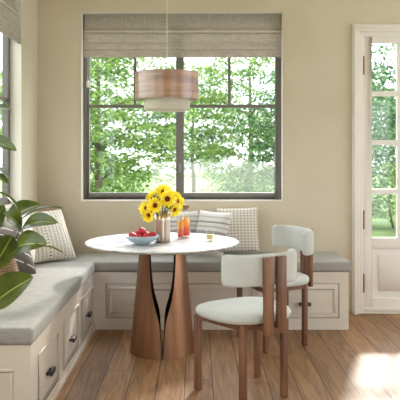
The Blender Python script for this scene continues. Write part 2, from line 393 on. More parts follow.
o = obj('wall_right', wall_mesh(YF, YB, 0, H, [FILLR], lambda a, d, z: (XR + d, a, z), T), M['plaster']); struct(o, 'khaki plaster wall closing the right side', 'wall')

o = obj('wall_rear', wall_mesh(XL - T, XR + T, 0, H, [REAR], lambda a, d, z: (a, YF - d, z), T), M['plaster']); struct(o, 'khaki plaster wall behind the view with an opening added for fill light', 'wall')
# --- window_1 in the back wall
w = thing('window_1', 'wide taupe framed double window in the back wall', 'window', ((WIN[0] + WIN[1]) / 2, YB + .1, WIN[2])); w['kind'] = 'structure'
y0, y1 = YB + .085, YB + .145
x0, x1, z0, z1 = WIN
fw = .055
obj('frame', join(box(x0, x0 + fw, y0, y1, z0 + .012, z1), box(x1 - fw, x1, y0, y1, z0 + .012, z1), box(x0 + fw, x1 - fw, y0, y1, z0 + .012, z0 + .058 + .012), box(x0 + fw, x1 - fw, y0, y1, z1 - fw, z1)), M['window_frame'], w, bevel=.004)
xm = (180 - 196) * 5.78 / F
obj('mullion', box(xm - .035, xm + .035, y0 - .004, y1, z0 + .07, z1 - fw), M['window_frame'], w, bevel=.004)
zr = EYE + (154 - 106.3) * 5.78 / F
mu = []
for (a, b, c) in ((x0 + fw, xm - .035, 135.2), (xm + .035, x1 - fw, 229.3)):
    mu.append(box(a, b, y0 + .012, y1 - .012, zr - .013, zr + .013))
    xx = (c - 196) * 5.78 / F
    mu.append(box(xx - .012, xx + .012, y0 + .013, y1 - .013, zr + .013, z1 - fw))
    obj('pane', box(a, b, (y0 + y1) / 2 - .003, (y0 + y1) / 2 + .003, z0 + .07, z1 - fw), M['pane'], w)
obj('muntin', join(*mu), M['window_frame'], w)
obj('lining', join(box(x0, x0 + .005, YB - .003, y0, z0 + .012, z1), box(x1 - .005, x1, YB - .003, y0, z0 + .012, z1), box(x0, x1, YB - .003, y0, z1 - .005, z1)), M['sill'], w)
obj('sill', box(x0, x1, YB - .004, y1, z0 + .001, z0 + .012), M['sill'], w, bevel=.004)
obj('latch', join(box(xm - .012, xm + .012, y0 - .016, y0 - .004, 1.2, 1.28), box(xm - .006, xm + .006, y0 - .03, y0 - .016, 1.235, 1.25)), M['steel'], w, bevel=.003)
# --- window_2 in the left wall
w = thing('window_2', 'tall taupe framed window in the left wall', 'window', (XL - .1, 4.0, WINL[2])); w['kind'] = 'structure'
xa, xb = XL - .128, XL - .082
a0, a1, z0, z1 = WINL
obj('frame', join(box(xa, xb, a0, a0 + fw, z0 + .012, z1), box(xa, xb, a1 - fw, a1, z0 + .012, z1), box(xa, xb, a0 + fw, a1 - fw, z0 + .012, z0 + .07), box(xa, xb, a0 + fw, a1 - fw, z1 - fw, z1)), M['window_frame'], w, bevel=.004)
obj('mullion', box(xa, xb + .004, 3.975, 4.045, z0 + .07, z1 - fw), M['window_frame'], w, bevel=.004)
mu = []
for (a, b) in ((a0 + fw, 3.975), (4.045, a1 - fw)):
    mu.append(box(xa + .010, xb - .010, a, b, zr - .013, zr + .013)); mm = (a + b) / 2
    mu.append(box(xa + .013, xb - .013, mm - .012, mm + .012, zr + .013, z1 - fw))
    obj('pane', box(xa + .020, xa + .026, a, b, z0 + .07, z1 - fw), M['pane'], w)
obj('muntin', join(*mu), M['window_frame'], w)
obj('lining', join(box(xb, XL + .003, a0, a0 + .005, z0 + .012, z1), box(xb, XL + .003, a1 - .005, a1, z0 + .012, z1)), M['sill'], w)
obj('sill', box(xa, XL + .004, a0, a1, z0 + .001, z0 + .012), M['sill'], w, bevel=.004)

# --- fill_window_4 added behind the view in the left wall for fill light
w = thing('fill_window_4', 'added fill light window in the left wall behind the view', 'window', (XL - .1, .85, FILLF[2])); w['kind'] = 'structure'
xa, xb = XL - .128, XL - .082
a0, a1, z0, z1 = FILLF
obj('frame', join(box(xa, xb, a0, a0 + fw, z0, z1), box(xa, xb, a1 - fw, a1, z0, z1), box(xa, xb, a0 + fw, a1 - fw, z0, z0 + .058), box(xa, xb, a0 + fw, a1 - fw, z1 - fw, z1)), M['window_frame'], w, bevel=.004)
obj('mullion', box(xa, xb, .815, .885, z0 + .058, z1 - fw), M['window_frame'], w, bevel=.004)
for (a, b) in ((a0 + fw, .815), (.885, a1 - fw)): obj('pane', box(xa + .020, xa + .026, a, b, z0 + .058, z1 - fw), M['pane'], w)
# --- fill_window_3 added out of view in the right wall to brighten the room
w = thing('fill_window_3', 'added fill light window in the right wall out of view', 'window', (XR + .1, 3.9, FILLR[2])); w['kind'] = 'structure'
xa, xb = XR + .085, XR + .145
a0, a1, z0, z1 = FILLR
obj('frame', join(box(xa, xb, a0, a0 + fw, z0, z1), box(xa, xb, a1 - fw, a1, z0, z1), box(xa, xb, a0 + fw, a1 - fw, z0, z0 + .058), box(xa, xb, a0 + fw, a1 - fw, z1 - fw, z1)), M['window_frame'], w, bevel=.004)
obj('mullion', box(xa, xb, 3.415, 3.485, z0 + .058, z1 - fw), M['window_frame'], w, bevel=.004)
for (a, b) in ((a0 + fw, 3.415), (3.485, a1 - fw)): obj('pane', box(xa + .027, xa + .033, a, b, z0 + .058, z1 - fw), M['pane'], w)
# --- door_1 with its casing
def casing_profile_box(x0, x1, zt, side):
    """stepped casing: plinth-less jamb strips and head strip"""
    parts = []
    for k, (wo, th) in enumerate(((.09, .022), (.066, .032), (.03, .02))):
        pass
    return parts
tr = thing('trim_1', 'stepped cream casing around the glazed door', 'door casing', ((DOOR[0] + DOOR[1]) / 2, YB, 0)); tr['kind'] = 'structure'
for nm, sgn, xin in (('casing_side', -1, DOOR[0] + .008), ('casing_side', 1, DOOR[1] - .008)):
    steps = []
    for a, b, th in ((0.0, .03, .012), (.03, .06, .026), (.06, .084, .046), (.084, .096, .03)):
        xa_, xb_ = sorted((xin + sgn * a, xin + sgn * b)); steps.append(box(xa_, xb_, YB - th, YB - .0005, 0.002, DOOR[3] - .008 + a))
    obj(nm, join(*steps), M['white_trim'], tr, bevel=.003)
hd = []
for a, b, th in ((0.0, .03, .012), (.03, .06, .026), (.06, .084, .046), (.084, .096, .03)):
    hd.append(box(DOOR[0] + .008 - b, DOOR[1] - .008 + b, YB - th, YB - .0005, DOOR[3] - .008 + a, DOOR[3] - .008 + b))
obj('casing_head', join(*hd), M['white_trim'], tr, bevel=.003)
obj('jamb', join(box(DOOR[0], DOOR[0] + .016, YB + .0, YB + T, .002, DOOR[3]), box(DOOR[1] - .016, DOOR[1], YB, YB + T, .002, DOOR[3]), box(DOOR[0] + .016, DOOR[1] - .016, YB, YB + T, DOOR[3] - .016, DOOR[3])), M['white_trim'], tr)
d = thing('door_1', 'cream glazed door with twelve panes above a panel', 'door', ((DOOR[0] + DOOR[1]) / 2, YB + .03, 0)); d['kind'] = 'structure'
dx0, dx1, dz0, dz1 = DOOR[0] + .018, DOOR[1] - .018, .018, DOOR[3] - .019
ya, yb = YB + .008, YB + .052
gx0, gx1, gz0, gz1 = dx0 + .07, dx1 - .07, .645, 2.309
leaf = [box(dx0, gx0, ya, yb, dz0, dz1), box(gx1, dx1, ya, yb, dz0, dz1), box(gx0, gx1, ya, yb, gz1, dz1), box(gx0, gx1, ya, yb, .555, gz0), box(gx0, gx1, ya, yb, dz0, .13)]
obj('leaf', join(*leaf), M['white_trim'], d, bevel=.003)
mw = .030; pw = (gx1 - gx0 - 2 * mw) / 3
mt = []
for k in (1, 2):
    xx = gx0 + k * pw + (k - 1) * mw; mt.append(box(xx, xx + mw, ya + .004, yb - .004, gz0, gz1))
for zz in (1.875, 1.458, 1.04):
    mt.append(box(gx0, gx1, ya + .005, yb - .005, zz - .021, zz + .021))
obj('muntin', join(*mt), M['white_trim'], d)
obj('pane', box(gx0, gx1, ya + .019, ya + .025, gz0, gz1), M['pane'], d)
obj('panel', join(box(gx0, gx1, ya + .016, yb - .016, .13, .555)), M['white_trim'], d)
obj('panel_field', box(gx0 + .06, gx1 - .06, ya + .004, ya + .017, .19, .5), M['white_trim'], d, bevel=.009, seg=1)
for zc in (2.115, .8, .26):
    obj('hinge', join(box(dx0 - .012, dx0 + .006, ya - .005, ya + .001, zc - .075, zc + .075), lathe([(.006, -.08), (.006, .08)], 10, (dx0 - .003, ya - .008, zc))), M['hinge'], d)
obj('sweep', box(dx0, dx1, ya - .012, ya - .001, .018, .05), M['sill'], d, bevel=.003)
obj('handle', join(tube([(dx1 - .035, ya, 1.0), (dx1 - .035, ya - .05, 1.0), (dx1 - .14, ya - .05, 1.0)], .009), box(dx1 - .05, dx1 - .02, ya - .006, ya, .9, 1.1)), M['black'], d)
obj('threshold', box(DOOR[0], DOOR[1], YB - .01, YB + T, .001, .014), M['white_trim'], d, bevel=.003)

# ------------------------------------------------------------------ built-in benches
BX = -.79; BF = 5.15; BZ = .4475; LE = 3.18
def raised_panel(bmparts, put, a0, a1, z0, z1, t):
    bmparts.append(put(a0, a1, z0, z1, t))
def pull(o_at, nrm, parent):
    """small iron cup pull: back plate and bar on two posts"""
    o_at = Vector(o_at); nrm = Vector(nrm); s = Vector((-nrm.y, nrm.x, 0))
    R = Matrix((( s.x, nrm.x, 0), (s.y, nrm.y, 0), (0, 0, 1))).to_4x4(); R.translation = o_at
    parts = [box(-.047, .047, .02, .034, -.012, .012), box(-.042, -.03, 0, .022, -.008, .008), box(.03, .042, 0, .022, -.008, .008), box(-.047, .047, .012, .034, .008, .014)]
    obj('pull', xform(join(*parts), R), M['black'], parent, bevel=.003)
# back bench
b = thing('window_bench', 'long cream bench under the wide window with three panelled fronts', 'bench', ((BX + 1.18) / 2, 5.4, 0))
obj('carcass', box(BX + .002, 1.165, BF + .06, YB - .003, .001, BZ - .001), M['cabinet'], b, bevel=.003)
cs = [-.43, .205, .84]; hw = .268
fr = [box(BX + .002, cs[0] - hw, BF, BF + .02, .001, BZ - .001)]
for i in range(3):
    r_ = cs[i + 1] - hw if i < 2 else 1.18
    fr.append(box(cs[i] + hw, r_, BF, BF + .02, .001, BZ - .001))
    fr.append(box(cs[i] - hw, cs[i] + hw, BF, BF + .02, .001, .09)); fr.append(box(cs[i] - hw, cs[i] + hw, BF, BF + .02, .358, BZ - .001))
obj('face_frame', join(*fr), M['cabinet'], b)
obj('side_panel', box(1.1655, 1.18, BF + .0205, YB - .003, .001, BZ - .001), M['cabinet'], b)
def front(parent, put_box, pull_at, nrm):
    """inset front: outer frame lip, recessed flat, raised inner moulding"""
    dr = obj('drawer', join(*[put_box(*q) for q in ((-1, 1, 0, 1, .004, .02, .004),)]), M['cabinet'], parent)
    return dr
for c in cs:
    g = .004
    dr = obj('drawer_front', join(box(c - hw + g, c + hw - g, BF + .006, BF + .018, .09 + g, .358 - g)), M['cabinet'], b, bevel=.002)
    a0_, a1_, q0, q1 = c - hw + .03, c + hw - .03, .122, .326
    obj('moulding', join(box(a0_, a1_, BF - .003, BF + .0065, q1 - .012, q1), box(a0_, a1_, BF - .003, BF + .0065, q0, q0 + .012), box(a0_, a0_ + .012, BF - .003, BF + .0065, q0 + .012, q1 - .012), box(a1_ - .012, a1_, BF - .003, BF + .0065, q0 + .012, q1 - .012)), M['cabinet'], dr, bevel=.003)
    pull((c, BF + .006, .2), (0, -1, 0), dr)
# left bench
b = thing('side_bench', 'cream bench along the left wall with three panelled fronts facing the table', 'bench', ((XL + BX) / 2, (LE + 5.67) / 2, 0))
obj('carcass', box(XL + .003, BX - .06, LE + .019, YB - .003, .001, BZ - .001), M['cabinet'], b, bevel=.003)
cs = [3.58, 4.22, 4.855]; hw = .238
fr = [box(BX - .02, BX, LE, cs[0] - hw, .001, BZ - .001)]
for i in range(3):
    r_ = cs[i + 1] - hw if i < 2 else BF + .02
    fr.append(box(BX - .02, BX, cs[i] + hw, r_, .001, BZ - .001))
    fr.append(box(BX - .02, BX, cs[i] - hw, cs[i] + hw, .001, .075)); fr.append(box(BX - .02, BX, cs[i] - hw, cs[i] + hw, .345, BZ - .001))
obj('face_frame', join(*fr), M['cabinet'], b)
obj('base_strip', box(BX, BX + .012, LE, BF - .001, .001, .035), M['cabinet'], b, bevel=.003)
for c in cs:
    g = .014
    dr = obj('drawer_front', box(BX - .019, BX - .006, c - hw + g, c + hw - g, .075 + g, .345 - g), M['cabinet'], b, bevel=.002)
    q0, q1, e0, e1 = .075, .345, c - hw, c + hw
    obj('bead', join(box(BX, BX + .006, e0 - .012, e1 + .012, q1, q1 + .012), box(BX, BX + .006, e0 - .012, e1 + .012, q0 - .012, q0), box(BX, BX + .006, e0 - .012, e0, q0, q1), box(BX, BX + .006, e1, e1 + .012, q0, q1)), M['cabinet'], b, bevel=.002)
    pull((BX - .006, c, .19), (1, 0, 0), dr)
ends = [box(XL + .003, BX - .02, LE, LE + .018, .001, BZ - .001)]
ep = obj('end_panel', join(*ends), M['cabinet'], b)
e0, e1, q0, q1 = XL + .09, BX - .085, .09, .335
obj('moulding', join(box(e0, e1, LE - .006, LE, q1 - .014, q1), box(e0, e1, LE - .006, LE, q0, q0 + .014), box(e0, e0 + .014, LE - .006, LE, q0 + .014, q1 - .014), box(e1 - .014, e1, LE - .006, LE, q0 + .014, q1 - .014)), M['cabinet'], ep, bevel=.003)
# cushions
o = obj('bench_cushion', box(XL + .006, BX + .012, LE - .012, BF - .012, BZ + .001, .531), M['cushion'], bevel=.02, seg=4); tag(o, 'grey linen seat cushion on the side bench left of the table', 'cushion')
o = obj('bench_cushion', box(XL + .006, 1.205, BF - .010, YB - .006, BZ + .001, .528), M['cushion'], bevel=.02, seg=4); tag(o, 'long grey linen seat cushion on the bench under the wide window', 'cushion')

# ------------------------------------------------------------------ roman blinds
def blind_profile(zt):
    zs = [(zt, .0), (2.44, .004), (2.425, .022), (2.402, .026), (2.399, .008), (2.396, .006)]
    prof = [(0, zt), (.002, 2.46), (.012, 2.444), (.024, 2.434), (.026, 2.43), (.02, 2.427), (.006, 2.424), (.006, 2.40), (.02, 2.394), (.034, 2.39), (.037, 2.37), (.040, 2.33), (.042, 2.314), (.036, 2.310), (.022, 2.312),
            (.022, 2.306), (.038, 2.30), (.044, 2.28), (.047, 2.256), (.049, 2.249), (.042, 2.246), (.028, 2.249), (.028, 2.243), (.044, 2.237), (.049, 2.21), (.052, 2.188), (.048, 2.185), (.03, 2.187), (.01, 2.20)]
    return prof
def blind(name, label, group, put, L0, L1, zt, cordpos):
    t = thing(name, label, 'blind', put((L0 + L1) / 2, 0, zt), group=group)
    prof = blind_profile(zt); V, Fc = [], []
    n = 2; pr = prof
    for i in range(n):
        a = L0 + (L1 - L0) * i / (n - 1)
        for (d_, z) in pr: V.append(put(a, d_, z))
    m = len(pr)
    for j in range(m - 1): Fc.append((j, j + 1, m + j + 1, m + j))
    obj('fabric', (V, Fc), M['blind'], t, solid=.004)
    V2, F2 = box(0, 1, 0, 1, 0, 1)
    def b2(a0, a1, d0, d1, z0, z1):
        v, f = box(0, 1, 0, 1, 0, 1); return [put(a0 + (a1 - a0) * p[0], d0 + (d1 - d0) * p[1], z0 + (z1 - z0) * p[2]) for p in v], f
    for za, zb, dd in ((2.399, 2.416, .034), (2.297, 2.304, .051), (2.233, 2.239, .058)):  # pale strips stand in for daylight leaking through between the folds
        obj('light_leak_strip', b2(L0 + .001, L1 - .001, dd - .006, dd, za, zb), M['shade'], t)
    obj('headrail', b2(L0, L1, -.03, -.004, zt - .035, zt - .001), M['sill'], t)
    c0 = Vector(put(cordpos, -.012, zt - .04)); c1 = Vector(put(cordpos, .0, 1.99))
    obj('cord', tube([c0, (c0 + c1) / 2, c1], .0018, 6), M['sill'], t)
    obj('cord_pull', lathe([(.004, 0), (.0125, -.004), (.0135, -.05), (.011, -.056), (.0, -.057)], 14, c1), M['sill'], t, smooth=True)
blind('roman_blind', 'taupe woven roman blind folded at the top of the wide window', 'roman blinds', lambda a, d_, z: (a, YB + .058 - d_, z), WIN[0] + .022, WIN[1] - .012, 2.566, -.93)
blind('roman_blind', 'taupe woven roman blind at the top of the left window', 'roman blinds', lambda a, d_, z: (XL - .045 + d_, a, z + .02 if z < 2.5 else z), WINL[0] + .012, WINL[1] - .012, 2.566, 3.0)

# ------------------------------------------------------------------ pendant lamp
lx, ly = (167 - 196) * 4.6 / F, 4.6
t = thing('pendant_lamp', 'pendant lamp with wood veneer drum around a white shade above the table', 'lamp', (lx, ly, 1.67))
def drum(name, ro, th, za, zb, m):
    o = obj(name, open_lathe([(ro - th, za), (ro, za), (ro, zb), (ro - th, zb), (ro - th, za)], 80, (lx, ly, 0)), m, t, smooth=True, bevel=0)
    bm = bmesh.new(); bm.from_mesh(o.data); bmesh.ops.remove_doubles(bm, verts=bm.verts, dist=1e-5); bmesh.ops.recalc_face_normals(bm, faces=bm.faces); bm.to_mesh(o.data); bm.free()
    o.data.set_sharp_from_angle(angle=math.radians(40)); return o
drum('outer_shade', .2195, .003, 1.735, 1.92, M['veneer'])
drum('lining', .2163, .0015, 1.7355, 1.9195, M['shade'])
drum('inner_shade', .158, .003, 1.664, 1.88, M['shade'])
obj('diffuser', lathe([(.0, 1.656), (.135, 1.656), (.14, 1.66), (.14, 1.672), (.0, 1.672)], 64, (lx, ly, 0)), M['shade'], t)
sp = []
for k in range(3):
    a = k * 2 * PI / 3 + .4
    sp.append(tube([(lx, ly, 1.91), (lx + .2145 * math.cos(a), ly + .2145 * math.sin(a), 1.91)], .003, 6))
    sp.append(tube([(lx, ly, 1.87), (lx + .156 * math.cos(a), ly + .156 * math.sin(a), 1.87)], .003, 6))
obj('spider', join(*sp, lathe([(.016, 1.80), (.016, 1.925)], 14, (lx, ly, 0))), M['steel'], t)
obj('cord', tube([(lx, ly, 1.92), (lx, ly, 2.4), (lx, ly, H - .02)], .0028, 8), M['sill'], t)
obj('ceiling_rose', lathe([(.0, H - .03), (.05, H - .03), (.055, H - .002), (0, H - .002)], 32, (lx, ly, 0)), M['sill'], t)

# ------------------------------------------------------------------ table
TX, TY = -.233, 4.62
t = thing('pedestal_table', 'round white marble table on a copper split cone pedestal', 'table', (TX, TY, 0))
obj('tabletop', lathe([(0, .728), (.43, .73), (.51, .738), (.529, .746), (.532, .751), (.529, .755), (0, .755)], 96, (TX, TY, 0)), M['marble'], t, smooth=True).data.set_sharp_from_angle(angle=math.radians(30))
zs = [i / 36 * .728 for i in range(37)]
def Rz(z):
    k = 1 - z / .728
    return .159 + .067 * k ** 1.1
def slot(z):
    tb = ((0, .011), (.12, .013), (.18, .0165), (.23, .0215), (.28, .034), (.33, .0495), (.39, .065), (.46, .076), (.55, .084), (.64, .0885), (.73, .091))
    for (p, q), (p2, q2) in zip(tb, tb[1:]):
        if z <= p2: return q + (q2 - q) * (z - p) / (p2 - p)
    return tb[-1][1]
PYAW = .051
INNER = []
def petal(sgn):
    th, na = .012, 40
    V, Fc = [], []
    for z in zs:
        R = Rz(z); a0 = math.asin(min(1, slot(z) / R)); a9 = a0     # the same slot in front and at the back
        for r in (R, R - th):
            for k in range(na + 1):
                # angle measured from the camera-facing direction
                a = a0 + (PI - a9 - a0) * k / na
                px_, py_ = sgn * r * math.sin(a), -r * math.cos(a); V.append((TX + px_ * math.cos(PYAW) - py_ * math.sin(PYAW), TY + px_ * math.sin(PYAW) + py_ * math.cos(PYAW), z + .001 if z == 0 else z - .0005))
    row = 2 * (na + 1); INNER.clear()
    for i in range(len(zs) - 1):
        for s in (0, 1):
            for k in range(na):
                q = i * row + s * (na + 1) + k; Fc.append((q, q + 1, q + 1 + row, q + row))
        for k in (0, na):
            q = i * row + k; Fc.append((q, q + na + 1, q + na + 1 + row, q + row))
    for i in (0, len(zs) - 1):
        for k in range(na):
            q = i * row + k; Fc.append((q, q + 1, q + na + 2, q + na + 1))
    return V, Fc
for sgn in (-1, 1):
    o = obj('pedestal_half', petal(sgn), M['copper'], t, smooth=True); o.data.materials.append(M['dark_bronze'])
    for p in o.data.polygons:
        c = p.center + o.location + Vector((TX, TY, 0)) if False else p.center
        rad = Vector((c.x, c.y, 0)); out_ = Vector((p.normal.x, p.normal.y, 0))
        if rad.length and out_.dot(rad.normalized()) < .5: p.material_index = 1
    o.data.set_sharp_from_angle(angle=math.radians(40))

# ------------------------------------------------------------------ chairs
def rounded_leg(x, y, z0, z1, wx=.042, wy=.034):
    return box(x - wx / 2, x + wx / 2, y - wy / 2, y + wy / 2, z0, z1)
def beam(p, q, w, z0, z1):
    p, q = Vector((p[0], p[1], 0)), Vector((q[0], q[1], 0)); s = (q - p).normalized(); n = Vector((-s.y, s.x, 0)) * (w / 2)
    V = [tuple(v + Vector((0, 0, z))) for z in (z0, z1) for v in (p - n, q - n, q + n, p + n)]
    return V, [(0, 1, 2, 3), (4, 5, 6, 7), (0, 1, 5, 4), (1, 2, 6, 5), (2, 3, 7, 6), (3, 0, 4, 7)]
def seat_mesh():
    prof = [(.0, .442), (.90, .442), (.965, .446), (1.0, .462), (1.0, .474), (.975, .487), (.9, .494), (.7, .4985), (.4, .501), (.0, .502)]
    n = 72; V, Fc = [], []
    for s, z in prof:
        for k in range(n):
            a = 2 * PI * k / n; ex = 2 / 2.9
            x = .252 * math.copysign(abs(math.cos(a)) ** ex, math.cos(a)); y = .232 * math.copysign(abs(math.sin(a)) ** ex, math.sin(a))
            x *= 1 + .12 * y / .232
            V.append((x * max(s, 1e-4), y * max(s, 1e-4), z))
    for i in range(len(prof) - 1):
        for k in range(n):
            k2 = (k + 1) % n; Fc.append((i * n + k, i * n + k2, (i + 1) * n + k2, (i + 1) * n + k))
    return V, Fc
def band_mesh():
    n, V, Fc = 36, [], []
    sec = []
    for k in range(20):
        a = 2 * PI * k / 20; e = 2 / 4.0
        sec.append((.0225 * math.copysign(abs(math.cos(a)) ** e, math.cos(a)), .085 * math.copysign(abs(math.sin(a)) ** .35, math.sin(a))))
    pts = []
    for i in range(n + 1):
        u = -1 + 2 * i / n
        x = .229 * math.sin(u * PI / 2 * .92) / math.sin(PI / 2 * .92); y = -.232 + .125 * abs(u) ** 2.6
        pts.append(Vector((x, y, 0)))
    for i, p in enumerate(pts):
        tg = (pts[min(i + 1, n)] - pts[max(i - 1, 0)]).normalized(); nm = Vector((tg.y, -tg.x, 0))
        u = abs(-1 + 2 * i / n); k = 1 if u < .93 else math.sqrt(max(.05, 1 - ((u - .93) / .075) ** 2)); kz = 1 if u < .9 else 1 - .22 * ((u - .9) / .1) ** 2
        for (a, b) in sec: V.append(tuple(p + nm * (a * k) + Vector((0, 0, .736 + b * kz))))
    m = 20
    for i in range(n):
        for k in range(m):
            k2 = (k + 1) % m; Fc.append((i * m + k, i * m + k2, (i + 1) * m + k2, (i + 1) * m + k))
    Fc.append(tuple(range(m))); Fc.append(tuple(n * m + k for k in range(m)))
    return V, Fc
def make_chair():
    t = thing('dining_chair', '', 'chair', group='dining chairs at the round table')
    obj('seat', seat_mesh(), M['velvet'], t, smooth=True, local=True)
    obj('backrest', band_mesh(), M['velvet'], t, smooth=True, local=True)
    for x, y in ((-.213, .173), (.213, .173), (-.14, -.173), (.14, -.173)):
        obj('leg', rounded_leg(x, y, 0.001, .441), M['walnut'], t, local=True, bevel=.009, seg=3)
    e = .408
    obj('seat_frame', join(beam((-.192, .176), (.192, .176), .02, e, .441), beam((-.12, -.176), (.12, -.176), .02, e, .441), beam((-.206, .156), (-.147, -.156), .02, e, .441), beam((.206, .156), (.147, -.156), .02, e, .441), beam((0, -.186), (0, -.256), .12, e, .436)), M['walnut'], t, local=True)
    for s in (-1, 1):
        obj('back_slat', box(s * .0425 - .030, s * .0425 + .030, -.283, -.257, .395, .812), M['walnut'], t, local=True, bevel=.004)
    obj('slat_block', box(-.012, .012, -.282, -.258, .396, .43), M['walnut'], t, local=True)
    return t
def dup(root):
    r = root.copy(); COL.objects.link(r)
    for ch in list(root.children):
        c = ch.copy(); COL.objects.link(c); c.parent = r
        for g in ch.children:
            e = g.copy(); COL.objects.link(e); e.parent = c
    return r
def place_chair(c, front_mid, fwd, label):
    f = Vector((fwd[0], fwd[1], 0)).normalized()
    p = Vector((front_mid[0], front_mid[1], 0)) - f * .173
    c.location = p; c.rotation_euler = (0, 0, math.atan2(f.y, f.x) - PI / 2); c['label'] = label
ch = make_chair()
place_chair(ch, (.193, 3.95), (-.52, .855), 'pale upholstered walnut chair nearest the viewer, back slats towards us')
c2 = dup(ch)
place_chair(c2, (.40, 4.745), (-.935, -.357), 'pale upholstered walnut chair beside the window bench, half hidden by the nearer chair')

# ------------------------------------------------------------------ things on the table
TZ = .756
# bowl of apples
bx, by = (142 - 196) * 4.46 / F, 4.46
o = obj('fruit_bowl', lathe([(0, .0), (.045, .0), (.05, .006), (.08, .02), (.107, .044), (.116, .06), (.113, .062), (.102, .046), (.075, .026), (.04, .014), (0, .012)], 48, (bx, by, TZ)), M['bowl'], smooth=True); tag(o, 'shallow pale blue bowl of red apples on the marble table', 'bowl')
def apple(pos, r, rx, label):
    t = thing('apple', label, 'apple', pos, group='red apples in the bowl')
    pr = []
    for i in range(15):
        a = PI * i / 14; rr = math.sin(a) * r * (1 + .06 * math.cos(a)); z = -math.cos(a) * r * .9
        dip = math.exp(-(rr / r * 3.2) ** 2) * r * .22
        z += dip if i < 7 else -dip
        pr.append((rr if 0 < i < 14 else 0, z))
    R = Matrix.Rotation(rx, 4, 'X') @ Matrix.Rotation(rx * 1.7, 4, 'Y')
    obj('skin', xform(lathe(pr, 24), R), M['apple'], t, smooth=True, local=True)
    obj('stalk', xform(tube([(0, 0, r * .66), (.002, 0, r * .9), (.005, 0, r * 1.12)], .0016, 6), R), M['woody_stem'], t, local=True)
ar = .030
for dx, dy, dz, rx, lb in ((-.062, -.012, .0585, .3, 'red apple at the left rim of the blue bowl'), (-.018, -.05, .05, -.4, 'red apple low at the front middle of the blue bowl'), (.036, -.045, .0535, .5, 'red apple at the front right of the blue bowl'),
                          (.066, .008, .06, -.3, 'red apple at the right rim of the blue bowl'), (.022, .06, .0595, .2, 'red apple at the back of the blue bowl'), (-.036, .052, .06, .6, 'red apple at the back left of the blue bowl'), (.0, .004, .089, .25, 'red apple on top of the heap in the blue bowl')):
    apple((bx + dx, by + dy, TZ + dz - .003), ar, rx, lb)
# vase
vx, vy = (162.3 - 196) * 4.585 / F, 4.585
VH = .205
fl = lambda a, z: 1 + .16 * (abs(math.cos(4 * a + .3)) - .6)
prof = [(.0, .0), (.048, .0), (.05, .004), (.052, .06), (.0535, .15), (.0545, VH), (.0515, VH), (.0505, .15), (.049, .06), (.045, .012), (0, .01)]
o = obj('vase', lathe(prof, 108, (vx, vy, TZ), fl), M['silver'], smooth=True); tag(o, 'fluted silver vase of sunflowers in the middle of the table', 'vase')
def petal_ring(n, r0, r1, w, lift, ph):
    parts = []
    for k in range(n):
        a = ph + 2 * PI * k / n + random.uniform(-.08, .08); rl = r1 * random.uniform(.88, 1.08); lf = lift + random.uniform(-.006, .008)
        ca, sa = math.cos(a), math.sin(a); V = []
        for s, ww, z in ((0, .45, 0), (.3, .95, .35), (.6, 1.0, .7), (.85, .6, .95), (1, .04, 1.0)):
            rr = r0 + (rl - r0) * s
            for q in (-1, 0, 1):
                V.append((rr * ca - q * w * ww * sa, rr * sa + q * w * ww * ca, lf * z + (.003 if q else 0)))
        Fc = []
        for i in range(4):
            for j in range(2): Fc.append((i * 3 + j, i * 3 + j + 1, i * 3 + j + 4, i * 3 + j + 3))
        parts.append((V, Fc))
    return join(*parts)
def leaf_blade(base, tip, n, w, curl=.1, m=10, fold=.18):
    base, tip, n = Vector(base), Vector(tip), Vector(n).normalized()
    ax = tip - base; Ln = ax.length; ax.normalize(); s = ax.cross(n).normalized(); n = s.cross(ax).normalized()
    V, UV, Fc = [], [], []
    for i in range(m + 1):
        u = i / m; ww = w / 2 * (math.sin(PI * min(1, u * .97 + .015)) ** .68) * (1.12 - .3 * u)
        if i == m: ww = w * .01
        c = base + ax * (Ln * u) + n * (math.sin(PI * u) * curl * Ln)
        for q in (-1, -.5, 0, .5, 1):
            V.append(c + s * (q * ww) + n * (abs(q) * ww * fold * 2)); UV.append((.5 + q / 2, u))
    for i in range(m):
        for j in range(4): Fc.append((i * 5 + j, i * 5 + j + 1, i * 5 + j + 6, i * 5 + j + 5))
    return (V, Fc), UV
def sunflower(head, face, r, mouth, label, sl=None):
    head = Vector(head); face = Vector(face).normalized(); mouth = Vector((vx + mouth[0], vy + mouth[1], TZ + VH + .004))
    foot = Vector((vx - mouth_off(mouth)[0] * .5, vy - mouth_off(mouth)[1] * .5, TZ + .05))
    t = thing('sunflower', label, 'sunflower', mouth, group='sunflowers in the silver vase')
    Q = face.to_track_quat('Z', 'Y').to_matrix().to_4x4(); Q.translation = head
    obj('petals', xform(join(petal_ring(17, r * .24, r * 1.08, r * .15, r * .24, 0), petal_ring(15, r * .24, r * .9, r * .14, r * .42, .2)), Q), M['petal'], t, smooth=True)
    obj('disc', xform(lathe([(0, -.002), (r * .30, -.002), (r * .32, r * .08), (r * .25, r * .15), (r * .12, r * .16), (0, r * .13)], 28), Q), M['disc'], t, smooth=True)
    obj('sepals', xform(lathe([(.004, -r * .28), (r * .2, -r * .2), (r * .34, -r * .02), (r * .25, -.001), (0, -.001)], 20), Q), M['stem'], t, smooth=True)
    back = head - face * r * .27
    pts = bez(mouth, (mouth + back) / 2 - face * .02 + Vector((0, 0, .012)), back, 8)
    obj('stem', tube([foot, (foot + mouth) / 2] + pts, .0035, 8), M['stem'], t, smooth=True)
    if sl:
        (vf, uv) = leaf_blade(pts[3], pts[3] + Vector(sl), (0, -.6, .8), .04); obj('leaf', vf, M['leaf'], t, smooth=True, uv=uv)
def mouth_off(m): return (m.x - vx, m.y - vy)
D = 4.5
sunflower(P(155.3, 205.4, 4.47), (-.25, -1, .15), .056, (-.02, -.028), 'open sunflower low left of centre facing the viewer', (-.06, -.02, -.01))
